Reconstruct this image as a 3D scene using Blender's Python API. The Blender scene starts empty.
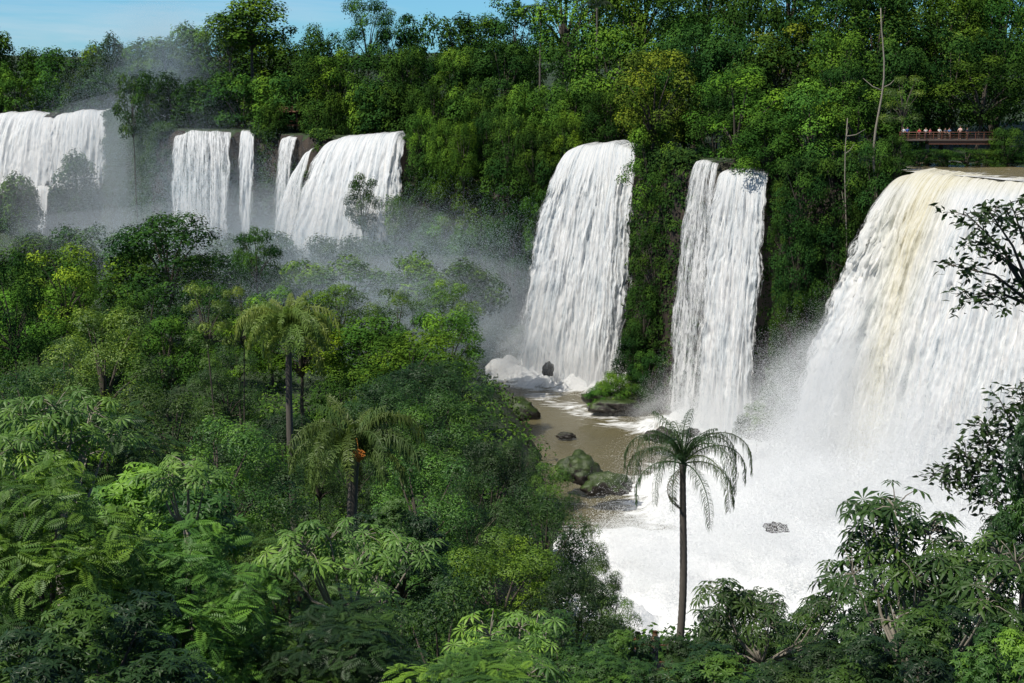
import bpy, bmesh, math, random
import numpy as np
from mathutils import Vector, Matrix
R=math.radians
random.seed(7); RNG=np.random.default_rng(7)
scene=bpy.context.scene; COL=scene.collection
F=1422.0; TH=R(11.2); CT,ST=math.cos(TH),math.sin(TH); CAMZ=60.0
def at(px,py,d):
    a=(px-512)/F; b=(341.5-py)/F; t=d/(CT+b*ST)
    return Vector((a*t,d,CAMZ+t*(-ST+b*CT)))
# ------------------------------------------------------------------ noise
def _h(ix,iy,seed):
    n=(ix.astype(np.int64)*374761393+iy.astype(np.int64)*668265263+seed*1442695041)&0x7fffffff
    n=((n^(n>>13))*1274126177)&0x7fffffff
    return ((n^(n>>16))&0xffff)/65535.0
def vn(x,y,seed=0):
    x=np.asarray(x,float); y=np.asarray(y,float)
    ix=np.floor(x); iy=np.floor(y); fx=x-ix; fy=y-iy
    fx=fx*fx*(3-2*fx); fy=fy*fy*(3-2*fy)
    a=_h(ix,iy,seed); b=_h(ix+1,iy,seed); c=_h(ix,iy+1,seed); d=_h(ix+1,iy+1,seed)
    return (a*(1-fx)+b*fx)*(1-fy)+(c*(1-fx)+d*fx)*fy
def fbm(x,y,seed=0,o=4):
    s=0;a=.5
    for k in range(o):
        s=s+a*(vn(x,y,seed+k*17)-.5); x=x*2.03+11; y=y*2.03+7; a*=.55
    return s*2
def ss(a,b,x):
    t=np.clip((x-a)/(b-a),0,1); return t*t*(3-2*t)
# ------------------------------------------------------------------ mesh helpers
def mesh_arr(name,V,Q,attrs=None,uv=None,smooth=False):
    V=np.asarray(V,np.float32); Q=np.asarray(Q,np.int32); k=Q.shape[1]
    me=bpy.data.meshes.new(name)
    me.vertices.add(len(V)); me.vertices.foreach_set('co',V.ravel())
    me.loops.add(Q.size); me.loops.foreach_set('vertex_index',Q.ravel())
    me.polygons.add(len(Q)); me.polygons.foreach_set('loop_start',np.arange(0,Q.size,k,dtype=np.int32))
    try: me.polygons.foreach_set('loop_total',np.full(len(Q),k,dtype=np.int32))
    except Exception: pass
    me.polygons.foreach_set('use_smooth',np.full(len(Q),smooth))
    if attrs:
        for n,a in attrs.items():
            at_=me.attributes.new(n,'FLOAT','POINT'); at_.data.foreach_set('value',np.asarray(a,np.float32))
    me.update(calc_edges=True)
    if uv is not None:
        l=me.uv_layers.new(name='UVMap'); l.data.foreach_set('uv',np.asarray(uv,np.float32)[Q.ravel()].ravel())
    return me
def link(name,me,mat=None,parent=None):
    o=bpy.data.objects.new(name,me); COL.objects.link(o)
    if mat is not None and me is not None and len(me.materials)==0: me.materials.append(mat)
    if parent: o.parent=parent
    return o
def tag(o,label,cat,group=None,kind=None):
    o['label']=label; o['category']=cat
    if group: o['group']=group
    if kind: o['kind']=kind
    return o
def structure(o,label=None,cat=None):
    o['kind']='structure'
    if label: o['label']=label
    if cat: o['category']=cat
    return o
def empty(name,loc,rz=0):
    o=bpy.data.objects.new(name,None); COL.objects.link(o); o.location=loc; o.rotation_euler=(0,0,rz); o.empty_display_size=.2
    return o
def gridq(nu,nv):
    i=np.arange(nu-1)[:,None]; j=np.arange(nv-1)[None,:]
    a=i*nv+j
    return np.stack([a,a+nv,a+nv+1,a+1],-1).reshape(-1,4)
class MB:
    def __init__(s): s.V=[]; s.Q=[]; s.n=0
    def add(s,V,Q):
        s.V.append(np.asarray(V,float)); s.Q.append(np.asarray(Q)+s.n); s.n+=len(V)
    def tube(s,pts,rad,sides=6,flat=False):
        P=np.array([list(p) for p in pts],float); n=len(P)
        T=np.gradient(P,axis=0); T/=np.linalg.norm(T,axis=1)[:,None]+1e-9
        if flat: T[:]=(0,0,1.0)
        ref=np.array([0,0,1.0]) if abs(T[0][2])<.9 else np.array([1.0,0,0])
        A=np.cross(T,ref); A/=np.linalg.norm(A,axis=1)[:,None]+1e-9
        B=np.cross(T,A); r=np.asarray(rad,float)*np.ones(n)
        ang=np.arange(sides)*2*math.pi/sides
        V=(P[:,None,:]+r[:,None,None]*(A[:,None,:]*np.cos(ang)[None,:,None]+B[:,None,:]*np.sin(ang)[None,:,None])).reshape(-1,3)
        Q=[]
        for i in range(n-1):
            for k in range(sides):
                k2=(k+1)%sides; Q.append((i*sides+k,i*sides+k2,(i+1)*sides+k2,(i+1)*sides+k))
        c=len(V); V=np.vstack([V,P[:1],P[-1:]])
        for k in range(0,sides-1,2):
            Q.append((c,(k+2)%sides,(k+1)%sides,k)); e=(n-1)*sides
            Q.append((c+1,e+k,e+(k+1)%sides,e+(k+2)%sides))
        s.add(V,Q)
    def box(s,c,sz,rz=0):
        x,y,z=[q/2 for q in sz]; co,si=math.cos(rz),math.sin(rz)
        V=[]
        for dx,dy,dz in ((-x,-y,-z),(x,-y,-z),(x,y,-z),(-x,y,-z),(-x,-y,z),(x,-y,z),(x,y,z),(-x,y,z)):
            V.append((c[0]+dx*co-dy*si,c[1]+dx*si+dy*co,c[2]+dz))
        s.add(V,[(0,3,2,1),(4,5,6,7),(0,1,5,4),(1,2,6,5),(2,3,7,6),(3,0,4,7)])
    def mesh(s,name,smooth=True): return mesh_arr(name,np.vstack(s.V),np.vstack(s.Q),smooth=smooth)
# ------------------------------------------------------------------ materials
def newmat(name):
    m=bpy.data.materials.new(name); m.use_nodes=True; nt=m.node_tree; nt.nodes.clear()
    out=nt.nodes.new('ShaderNodeOutputMaterial'); return m,nt,out
def nd(nt,t,**kw):
    n=nt.nodes.new(t)
    for k,v in kw.items(): setattr(n,k,v)
    return n
def mixc(nt,fac,a,b,mode='MIX'):
    n=nt.nodes.new('ShaderNodeMix'); n.data_type='RGBA'; n.blend_type=mode
    for sock,v in ((n.inputs[0],fac),(n.inputs[6],a),(n.inputs[7],b)):
        if hasattr(v,'is_linked') or hasattr(v,'links'): nt.links.new(v,sock)
        elif isinstance(v,(int,float)): sock.default_value=v
        else: sock.default_value=(*v,1) if len(v)==3 else v
    return n.outputs[2]
def math_(nt,op,a,b=None,c=None,clamp=False):
    n=nt.nodes.new('ShaderNodeMath'); n.operation=op; n.use_clamp=clamp
    for i,v in enumerate((a,b,c)):
        if v is None: continue
        if isinstance(v,(int,float)): n.inputs[i].default_value=v
        else: nt.links.new(v,n.inputs[i])
    return n.outputs[0]
def noise(nt,scale,detail=4,rough=.6,vec=None,dist=0):
    n=nt.nodes.new('ShaderNodeTexNoise'); n.inputs['Scale'].default_value=scale; n.inputs['Detail'].default_value=detail
    n.inputs['Roughness'].default_value=rough; n.inputs['Distortion'].default_value=dist
    if vec is not None: nt.links.new(vec,n.inputs['Vector'])
    return n.outputs['Fac']
def ramp(nt,fac,stops):
    n=nt.nodes.new('ShaderNodeValToRGB'); cr=n.color_ramp
    while len(cr.elements)<len(stops): cr.elements.new(.5)
    for e,(p,c) in zip(cr.elements,stops):
        e.position=p; e.color=(c,c,c,1) if isinstance(c,(int,float)) else (*c,1)
    nt.links.new(fac,n.inputs[0]); return n.outputs[0]
def mapping(nt,vec,scale):
    n=nt.nodes.new('ShaderNodeMapping'); n.inputs['Scale'].default_value=scale; nt.links.new(vec,n.inputs['Vector']); return n.outputs[0]
def bumpn(nt,h,strength,dist):
    n=nt.nodes.new('ShaderNodeBump'); n.inputs['Strength'].default_value=strength; n.inputs['Distance'].default_value=dist
    nt.links.new(h,n.inputs['Height']); return n.outputs[0]
def foliage_mat(name,rough=.5,trans=.25,simple=False):
    m,nt,out=newmat(name)
    oi=nd(nt,'ShaderNodeObjectInfo'); a=nd(nt,'ShaderNodeAttribute',attribute_name='tint')
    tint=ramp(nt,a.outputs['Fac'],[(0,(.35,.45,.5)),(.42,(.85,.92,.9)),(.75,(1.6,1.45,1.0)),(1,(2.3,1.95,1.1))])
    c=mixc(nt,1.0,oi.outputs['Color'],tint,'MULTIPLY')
    if simple:
        d=nd(nt,'ShaderNodeBsdfDiffuse'); nt.links.new(c,d.inputs[0]); nt.links.new(d.outputs[0],out.inputs[0]); return m
    p=nd(nt,'ShaderNodeBsdfPrincipled'); p.inputs['Roughness'].default_value=rough
    p.inputs['Specular IOR Level'].default_value=.4
    nt.links.new(c,p.inputs['Base Color'])
    tr=nd(nt,'ShaderNodeBsdfTranslucent'); tc=mixc(nt,1.0,c,(1.25,1.35,.5),'MULTIPLY'); nt.links.new(tc,tr.inputs[0])
    mx=nd(nt,'ShaderNodeMixShader'); mx.inputs[0].default_value=trans
    nt.links.new(p.outputs[0],mx.inputs[1]); nt.links.new(tr.outputs[0],mx.inputs[2]); nt.links.new(mx.outputs[0],out.inputs[0])
    return m
LEAF=foliage_mat('foliage'); LEAF_FAR=foliage_mat('distant_foliage',simple=True)
def bark_mat(name,c1,c2):
    m,nt,out=newmat(name); g=nd(nt,'ShaderNodeNewGeometry')
    n=noise(nt,1.0,5,.6,mapping(nt,g.outputs['Position'],(6,6,1.6)))
    c=mixc(nt,n,c1,c2); p=nd(nt,'ShaderNodeBsdfPrincipled'); p.inputs['Roughness'].default_value=.9
    nt.links.new(c,p.inputs['Base Color']); nt.links.new(bumpn(nt,n,.6,.05),p.inputs['Normal']); nt.links.new(p.outputs[0],out.inputs[0]); return m
BARK=bark_mat('bark',(.03,.023,.017),(.10,.085,.065)); PALEBARK=bark_mat('pale_bark',(.12,.10,.08),(.34,.31,.25))
PALMBARK=bark_mat('palm_bark',(.05,.045,.04),(.15,.13,.11))
def obj_color_mat(name,rough=.7):
    m,nt,out=newmat(name); oi=nd(nt,'ShaderNodeObjectInfo'); g=nd(nt,'ShaderNodeTexCoord')
    n=noise(nt,14,3,.6,g.outputs['Object']); c=mixc(nt,1.0,oi.outputs['Color'],ramp(nt,n,[(.3,.8),(.7,1.1)]),'MULTIPLY')
    p=nd(nt,'ShaderNodeBsdfPrincipled'); p.inputs['Roughness'].default_value=rough
    nt.links.new(c,p.inputs['Base Color']); nt.links.new(p.outputs[0],out.inputs[0]); return m
CLOTH=obj_color_mat('cloth')
def ground_mat():
    m,nt,out=newmat('terrain_rock_and_soil'); g=nd(nt,'ShaderNodeNewGeometry')
    sep=nd(nt,'ShaderNodeSeparateXYZ'); nt.links.new(g.outputs['True Normal'],sep.inputs[0])
    n1=noise(nt,.35,6,.65,mapping(nt,g.outputs['Position'],(1,1,.6))); n2=noise(nt,.08,4,.6,g.outputs['Position'])
    rock=ramp(nt,n1,[(.3,(.006,.006,.005)),(.5,(.025,.018,.013)),(.68,(.055,.04,.028)),(.8,(.10,.05,.03))])
    soil=ramp(nt,n1,[(.3,(.012,.022,.008)),(.6,(.03,.055,.014)),(.8,(.05,.085,.02))])
    f=ramp(nt,math_(nt,'ADD',sep.outputs[2],math_(nt,'MULTIPLY_ADD',n2,.5,-.25)),[(.35,0.0),(.6,1.0)])
    c=mixc(nt,f,rock,soil); p=nd(nt,'ShaderNodeBsdfPrincipled'); p.inputs['Roughness'].default_value=.85
    nt.links.new(c,p.inputs['Base Color']); nt.links.new(bumpn(nt,n1,.8,.8),p.inputs['Normal']); nt.links.new(p.outputs[0],out.inputs[0]); return m
GROUND=ground_mat()
def rock_mat():
    m,nt,out=newmat('wet_mossy_rock'); g=nd(nt,'ShaderNodeNewGeometry')
    sep=nd(nt,'ShaderNodeSeparateXYZ'); nt.links.new(g.outputs['Normal'],sep.inputs[0])
    n1=noise(nt,.9,6,.65,g.outputs['Position'])
    rock=ramp(nt,n1,[(.3,(.010,.008,.007)),(.7,(.05,.042,.035))]); moss=ramp(nt,n1,[(.3,(.012,.024,.006)),(.7,(.05,.08,.014))])
    oi=nd(nt,'ShaderNodeObjectInfo'); sc=nd(nt,'ShaderNodeSeparateColor'); nt.links.new(oi.outputs['Color'],sc.inputs[0])
    f=ramp(nt,math_(nt,'MULTIPLY',math_(nt,'ADD',sep.outputs[2],math_(nt,'MULTIPLY_ADD',n1,1.0,-.5)),sc.outputs[1]),[(.2,0.0),(.5,1.0)])
    c=mixc(nt,f,rock,moss); p=nd(nt,'ShaderNodeBsdfPrincipled'); p.inputs['Roughness'].default_value=.5
    nt.links.new(c,p.inputs['Base Color']); nt.links.new(bumpn(nt,n1,.7,.4),p.inputs['Normal']); nt.links.new(p.outputs[0],out.inputs[0]); return m
ROCK=rock_mat()
def fall_mat():
    m,nt,out=newmat('falling_water'); uv=nd(nt,'ShaderNodeUVMap')
    cov=nd(nt,'ShaderNodeAttribute',attribute_name='cov'); silt=nd(nt,'ShaderNodeAttribute',attribute_name='silt')
    st=noise(nt,1.0,7,.74,mapping(nt,uv.outputs[0],(18,.9,1)),.5)
    fine=noise(nt,1.0,5,.8,mapping(nt,uv.outputs[0],(46,7,1)),.9)
    mixn=math_(nt,'ADD',math_(nt,'MULTIPLY',st,.62),math_(nt,'MULTIPLY',fine,.38))
    white=ramp(nt,mixn,[(.37,(.42,.48,.53)),(.46,(.76,.80,.83)),(.54,(.94,.94,.94))])
    yel=ramp(nt,mixn,[(.37,(.46,.39,.22)),(.46,(.80,.75,.56)),(.56,(.92,.89,.78))])
    c=mixc(nt,silt.outputs['Fac'],white,yel)
    d=nd(nt,'ShaderNodeBsdfPrincipled'); d.inputs['Roughness'].default_value=.6; d.inputs['Specular IOR Level'].default_value=.2
    nt.links.new(c,d.inputs['Base Color'])
    nt.links.new(bumpn(nt,mixn,.8,.6),d.inputs['Normal'])
    t=nd(nt,'ShaderNodeBsdfTranslucent'); nt.links.new(c,t.inputs[0])
    m1=nd(nt,'ShaderNodeMixShader'); m1.inputs[0].default_value=.25; nt.links.new(d.outputs[0],m1.inputs[1]); nt.links.new(t.outputs[0],m1.inputs[2])
    tp=nd(nt,'ShaderNodeBsdfTransparent')
    al=math_(nt,'ADD',cov.outputs['Fac'],math_(nt,'MULTIPLY_ADD',math_(nt,'MULTIPLY_ADD',fine,.5,math_(nt,'MULTIPLY',st,.5)),4.2,-2.1))
    al=math_(nt,'MULTIPLY_ADD',al,1.8,-.4,clamp=True)
    m2=nd(nt,'ShaderNodeMixShader'); nt.links.new(al,m2.inputs[0]); nt.links.new(tp.outputs[0],m2.inputs[1]); nt.links.new(m1.outputs[0],m2.inputs[2])
    nt.links.new(m2.outputs[0],out.inputs[0]); return m
FALL=fall_mat()
def spray_mat(name,col):
    m,nt,out=newmat(name); d=nd(nt,'ShaderNodeBsdfDiffuse'); t=nd(nt,'ShaderNodeBsdfTranslucent')
    d.inputs[0].default_value=(*col,1); t.inputs[0].default_value=(*col,1); mx=nd(nt,'ShaderNodeMixShader'); mx.inputs[0].default_value=.5
    nt.links.new(d.outputs[0],mx.inputs[1]); nt.links.new(t.outputs[0],mx.inputs[2]); nt.links.new(mx.outputs[0],out.inputs[0]); return m
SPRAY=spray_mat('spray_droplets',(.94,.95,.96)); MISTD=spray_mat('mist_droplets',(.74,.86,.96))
def mist_mat(density,col):
    m,nt,out=newmat('mist'); v=nd(nt,'ShaderNodeVolumeScatter'); v.inputs['Density'].default_value=density; v.inputs['Color'].default_value=(*col,1)
    nt.links.new(v.outputs[0],out.inputs['Volume']); return m
def river_mat(name,base1,base2,sc=.35):
    m,nt,out=newmat(name); g=nd(nt,'ShaderNodeNewGeometry'); fo=nd(nt,'ShaderNodeAttribute',attribute_name='foam')
    n1=noise(nt,sc,6,.7,mapping(nt,g.outputs['Position'],(.5,1.4,1)),1.4); n2=noise(nt,1.8,5,.7,g.outputs['Position'],.5)
    f=math_(nt,'MULTIPLY_ADD',math_(nt,'ADD',fo.outputs['Fac'],math_(nt,'MULTIPLY_ADD',n1,2.0,-1.0)),3.0,-1.1,clamp=True)
    c=mixc(nt,f,mixc(nt,n2,base1,base2),ramp(nt,n2,[(.3,(.68,.71,.72)),(.6,(.9,.9,.9))]))
    p=nd(nt,'ShaderNodeBsdfPrincipled'); nt.links.new(c,p.inputs['Base Color'])
    nt.links.new(math_(nt,'MULTIPLY_ADD',f,.5,.22),p.inputs['Roughness'])
    nt.links.new(bumpn(nt,n2,.6,.5),p.inputs['Normal']); nt.links.new(p.outputs[0],out.inputs[0]); return m
RIVER=river_mat('river_pool_water',(.10,.09,.045),(.17,.145,.08)); UPRIVER=river_mat('upper_river_water',(.14,.12,.06),(.24,.2,.11))
# ------------------------------------------------------------------ terrain
def px2x(px,d): return (px-512)/F*d
CL=[(-6000,900),(-400,482)]+[(px2x(p,d),d) for p,d in ((-20,461),(110,453),(128,420),(165,354),(255,342),(292,335),(330,319),(405,313),(432,302),(480,294),(540,288),(575,282),(634,271),(662,250),(696,240),(768,231),(802,218),(860,215),(905,213),(1000,198),(1100,184),(1300,169))]+[(700,123),(6000,100)]
CL=np.array(CL,float)
def sdist(x,y):
    x=np.asarray(x,float); y=np.asarray(y,float); best=np.full(x.shape,1e9); sg=np.ones(x.shape)
    for (ax,ay),(bx,by) in zip(CL[:-1],CL[1:]):
        dx,dy=bx-ax,by-ay; L=dx*dx+dy*dy
        t=np.clip(((x-ax)*dx+(y-ay)*dy)/L,0,1); qx=x-(ax+t*dx); qy=y-(ay+t*dy); D=np.hypot(qx,qy)
        s=np.sign(dx*(y-ay)-dy*(x-ax)); m=D<best-1e-6; best=np.where(m,D,best); sg=np.where(m,s,sg)
    return best*sg
def terrain(x,y):
    x=np.asarray(x,float); y=np.asarray(y,float)
    pl=np.interp(y,[-80,0,8,18,45,65,90,150,250,300,440,600],[57,57,51,43,37,34,27,14,8,7,6,6])
    pr=np.interp(y,[-80,0,8,18,45,65,90,110,125,150,600],[57,57,51,42,36,32,17,6,-1,-5,-5])
    shore=np.interp(y,[60,90,120,140,171,203,230,258,294,330],[-2,-2,0,2,4,4,0,-4,-8,-8])
    k=ss(-6,6,x-shore+fbm(x*.05,y*.05,3)*6); low=pl*(1-k)+pr*k+fbm(x*.06,y*.06,5)*2.0
    s=sdist(x,y); sn=s+fbm(x*.09,y*.09,9)*1.2*ss(2,8,np.abs(s+3))
    top=43.1+fbm(x*.05,y*.05,21)*.5+ss(28,90,s)*4+ss(1200,3500,y)*(8+45*np.abs(fbm(x*.0007,y*.0005,4,3)))
    k=ss(-4.6,-.3,sn); return low*(1-k)+top*k
def tz(x,y): return float(terrain(np.array([x]),np.array([y]))[0])
xs=np.concatenate([[-7000,-4000,-2500,-1500,-900,-600,-450,-350,-280],np.arange(-230,120,2.0),[125,135,150,180,230,320,500,900,1600,3000,7000]])
ys=np.concatenate([[-400,-100,-40],np.arange(-10,480,2.0),np.arange(480,700,20),np.arange(720,2000,120),np.arange(2100,8500,400)])
X,Y=np.meshgrid(xs,ys,indexing='ij'); Z=terrain(X,Y)
o=link('ground',mesh_arr('ground',np.stack([X,Y,Z],-1).reshape(-1,3),gridq(len(xs),len(ys)),smooth=True),GROUND); structure(o,'rocky cliff plateau and forest floor around the gorge','ground')
# ------------------------------------------------------------------ river
def river(name,x0,x1,y0,y1,step,z,mat,foamf,disp=0):
    a=np.arange(x0,x1+.1,step); b=np.arange(y0,y1+.1,step); X,Y=np.meshgrid(a,b,indexing='ij'); f=foamf(X,Y)
    Z=z+fbm(X*.25,Y*.25,31)*.25+ss(.5,1,f)*disp*(fbm(X*.12,Y*.12,33)+.6+.9*fbm(X*.5,Y*.5,35))
    return link(name,mesh_arr(name,np.stack([X,Y,Z],-1).reshape(-1,3),gridq(len(a),len(b)),attrs={'foam':f.ravel()},smooth=True),mat)
def segd(X,Y,p,q):
    dx,dy=q[0]-p[0],q[1]-p[1]; t=np.clip(((X-p[0])*dx+(Y-p[1])*dy)/(dx*dx+dy*dy),0,1)
    return np.hypot(X-p[0]-t*dx,Y-p[1]-t*dy)
def foam_pool(X,Y):
    b1=(at(513,375,268),at(620,385,258)); b2=(at(675,412,230),at(755,432,216)); b3=(at(800,500,190),at(1060,560,165)); b4=(at(650,560,150),at(900,560,150))
    f=np.maximum.reduce([1-ss(3,12,segd(X,Y,*b1)),1-ss(3,11,segd(X,Y,*b2)),1-ss(17,31,segd(X,Y,*b3)),1-ss(18,36,segd(X,Y,*b4))])
    w=at(540,400,252); q=at(690,440,218); f=np.maximum(f,.5*(1-ss(1,6,segd(X,Y,w,q)))); return np.maximum(f,.14)
structure(river('river_pool',-30,150,104,300,1.0,0,RIVER,foam_pool,2.6),'brown plunge pool streaked with white foam below the falls','river')
def upper_river():
    cr=np.array([(px2x(p,d),d) for p,d in ((895,212),(905,210),(1000,195),(1100,181),(1300,166))]); nu,nv=60,24
    t=np.linspace(0,1,nu)*(len(cr)-1); bx=np.interp(t,range(len(cr)),cr[:,0]); by=np.interp(t,range(len(cr)),cr[:,1])
    k=np.linspace(-.5,26,nv); X=bx[:,None]+k[None]*.45; Y=by[:,None]+k[None]*.9
    foam=(.5*(1-ss(0,9,k)))[None]+.15*np.ones_like(X); Z=44.02+fbm(X*.3,Y*.5,41)*.12
    return link('upper_river',mesh_arr('upper_river',np.stack([X,Y,Z],-1).reshape(-1,3),gridq(nu,nv),attrs={'foam':foam.ravel()},smooth=True),UPRIVER)
structure(upper_river(),'shallow brown river sliding to the lip of the right waterfall','river')
# ------------------------------------------------------------------ waterfalls
def fall(label,crest,base,nu,nv,seed,cover=1.1,amp=1.0,back=7,siltf=None,coverf=None,gp=.52,fade=0,edge=1.8,name='waterfall'):
    C=np.array([list(at(*c)) for c in crest]); B=np.array([list(at(*b)) for b in base])
    u=np.linspace(0,1,nu); def_=lambda A:np.stack([np.interp(u,np.linspace(0,1,len(A)),A[:,i]) for i in range(3)],-1)
    C=def_(C); B=def_(B); L=np.linalg.norm(C[-1]-C[0]); Lb=np.linalg.norm(B[-1]-B[0]); H=(C[:,2]-B[:,2]).mean()
    s=np.linspace(0,1,nv)**1.25; nb=8
    out=(B-C)[:,:2]; out/=np.linalg.norm(out,axis=1)[:,None]; out=out.mean(0); out/=np.linalg.norm(out)
    wc=u[:,None]*(L*.4+Lb*.6)*np.ones((nu,nv)); q=(s*H)[None]*np.ones((nu,nv))
    g=s**gp
    C[:,2]+=fbm(u*L*.3,u*0,seed+30)*.6
    P=np.zeros((nu,nv,3)); P[...,:2]=C[:,None,:2]+(B-C)[:,None,:2]*g[None,:,None]; P[...,2]=C[:,None,2]+(B-C)[:,None,2]*s[None]
    warp=fbm(wc*.25,q*.05,seed+5)*2
    d=(fbm(wc*.42+warp,q*.025,seed,3)*1.6+fbm(wc*1.9+q*.02,q*.12+wc*.6,seed+3,3)*.8+fbm(wc*4.2,q*.45+wc*.5,seed+9,3)*.45)*amp*ss(0,.18,s)[None]
    P[...,:2]+=out[None,None]*d[...,None]; P[...,2]+=-np.abs(d)*.15
    side=np.array([-out[1],out[0]]); wob=(fbm(q*.12,wc*.3,seed+11)*1.2+fbm(q*.5,wc,seed+12)*.8)*(np.abs(u-.5)*2)[:,None]**3*ss(0,.2,s)[None]*amp
    P[...,:2]+=side[None,None]*wob[...,None]
    k=np.linspace(1,0,nb,endpoint=False); lip=np.zeros((nu,nb,3)); lip[...,:2]=C[:,None,:2]-out[None,None]*(k*back)[None,:,None]; lip[...,2]=C[:,None,2]+(k*.15)[None]
    A=np.concatenate([lip,P],1); n2=nb+nv
    W=np.concatenate([wc[:,:1]*np.ones((1,nb)),wc],1); Qd=np.concatenate([-(k*back)[None]*np.ones((nu,1)),q],1)
    uu=u[:,None]*np.ones((1,n2)); sv=np.concatenate([np.zeros(nb),s])[None]*np.ones((nu,1))
    ed=np.minimum(uu,1-uu)*max(L,4); cov=cover-(1-ss(0,min(edge,L*.3)*(.6+1.2*sv),ed))*1.4
    cov[:,:nb]-=.5
    if fade: cov=cov-fade*ss(.72,1,sv)
    if coverf is not None: cov=cov+coverf(uu,sv)
    silt=siltf(uu,sv) if siltf is not None else np.zeros_like(uu)
    me=mesh_arr('waterfall',A.reshape(-1,3),gridq(nu,n2),attrs={'cov':cov.ravel(),'silt':np.clip(silt,0,1).ravel()},uv=np.stack([W/10,Qd/10],-1).reshape(-1,2),smooth=True)
    return tag(link(name,me,FALL),label,'waterfall',kind='structure')
fall('tall white waterfall left of the two nearer falls, widening into the pool',[(571,150,278),(585,145,277),(600,143,275),(618,143,272),(638,152,266)],[(506,372,266),(540,382,262),(570,388,259),(600,390,256),(630,384,258)],200,240,1,cover=1.25)
fall('thin broken ribbon of water on the left of the middle right waterfall',[(696,163,236),(706,161,235),(721,166,233)],[(656,404,232),(680,414,228),(706,420,225)],80,200,2,cover=.62,amp=.7,edge=1)
fall('middle right white waterfall between two forested rock walls',[(719,172,233),(735,167,231),(750,167,229),(771,176,225)],[(680,425,226),(710,432,221),(735,436,216),(758,434,214)],140,230,3,cover=1.15,coverf=lambda u,s:-.35*(1-ss(.1,.35,u))*(1-s))
def silt3(u,s): return (np.exp(-((u-.25-.05*s)/.07)**2)*(1-.35*s)*.75+.5*np.exp(-((u-.15)/.15)**2)*(1-ss(.0,.5,s))+.7*(1-ss(0,.06,s)))
fall('huge nearest waterfall at right edge with a yellow brown streak',[(900,175,210),(925,172,206),(965,176,200),(1010,180,194),(1060,185,187),(1130,192,180),(1250,200,172)],[(764,486,196),(815,495,190),(865,508,183),(920,525,176),(985,545,170),(1060,565,162),(1180,590,155)],320,260,4,cover=1.25,amp=1.4,back=4,siltf=silt3,gp=.6,edge=3.0)
fall('broad bright waterfall of the left cascades beside the wooded cliff',[(333,141,318),(345,136,317),(370,134,315),(398,133,312),(406,143,310)],[(274,274,303),(312,268,300),(345,262,298),(380,255,297),(402,248,298)],120,140,5,cover=1.15,back=3,fade=1.2)
fall('narrow low cascade spilling beside the broad left waterfall',[(299,172,322),(308,150,320),(316,146,319)],[(262,266,312),(280,270,310),(296,272,308)],40,110,6,cover=.8,amp=.7,back=1,fade=1)
fall('slender pale waterfall between the twin falls and the broad left waterfall',[(281,137,333),(290,136,332),(300,138,331)],[(264,260,324),(278,262,323),(292,262,322)],40,110,7,cover=.7,amp=.7,back=2,fade=1)
fall('veil-like waterfall half hidden in blue mist, left of the twin pair',[(174,136,351),(190,131,349),(212,130,346),(234,133,343)],[(164,250,338),(188,256,334),(213,256,331),(234,256,330)],80,130,8,cover=.65,amp=.8,back=2,fade=1.3)
fall('narrow white waterfall just right of the misty veil waterfall',[(240,132,342),(248,130,341),(256,133,340)],[(233,252,332),(246,254,331),(258,254,331)],40,130,9,cover=.9,amp=.7,back=2,fade=1.2)
fall('far left waterfall cut by the left edge of the frame',[(-40,118,462),(0,114,461),(30,111,460),(57,114,459)],[(-62,206,444),(-20,200,442),(10,202,441),(52,200,441)],90,120,10,cover=1.2,back=3,fade=1.2)
fall('far left waterfall right of the dark rock notch, under the treeline',[(55,116,457),(80,111,455),(112,110,453)],[(42,200,441),(75,204,437),(108,196,438)],80,120,11,cover=1.2,back=3,fade=1.2)
fall('lowest small far left cascade dropping between two dark trees',[(34,188,440),(42,186,440),(52,188,440)],[(31,236,434),(42,237,434),(50,237,434)],24,60,12,cover=1.0,amp=.5,back=2,fade=.8)
# ------------------------------------------------------------------ leaf templates
def T_diamond():
    return np.array([(-.5,0,0),(0,-.26,-.05),(.5,0,-.06),(0,.26,-.05)]),np.array([(0,1,2,3)])
def T_blade(w=.2,droop=.12):
    return np.array([(0,0,0),(.45,-w,.0),(1,0,-droop),(.45,0,-.05),(.45,w,.0)]),np.array([(0,1,2,3),(0,3,2,4)])
def merge(parts):
    V=[];Q=[];n=0
    for v,q in parts: V.append(v);Q.append(q+n);n+=len(v)
    return np.vstack(V),np.vstack(Q)
def rotz(v,a): c,s=math.cos(a),math.sin(a); return v@np.array([[c,s,0],[-s,c,0],[0,0,1]])
def T_feather(n=9):
    ps=[(np.array([(0,-.008,0),(1,-.004,-.16),(1,.004,-.16),(0,.008,0)]),np.array([(0,1,2,3)]))]
    for i in range(n):
        t=.12+.86*i/(n-1); l=.32*math.sin(math.pi*(.18+.75*t)); 
        for sg in (-1,1):
            v=np.array([(0,0,0),(l*.5,-.045,.0),(l,0,-.05),(l*.5,.045,0)]); v=rotz(v,sg*R(62)); v=v+np.array((t,0,-.16*t*t)); ps.append((v,np.array([(0,1,2,3)])))
    return merge(ps)
def T_whorl(n=6,w=.17):
    ps=[]
    for i in range(n):
        v,q=T_blade(w,.3); v=v*random.uniform(.8,1.1); ps.append((rotz(v,2*math.pi*i/n+random.uniform(-.2,.2)),q))
    return merge(ps)
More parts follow.
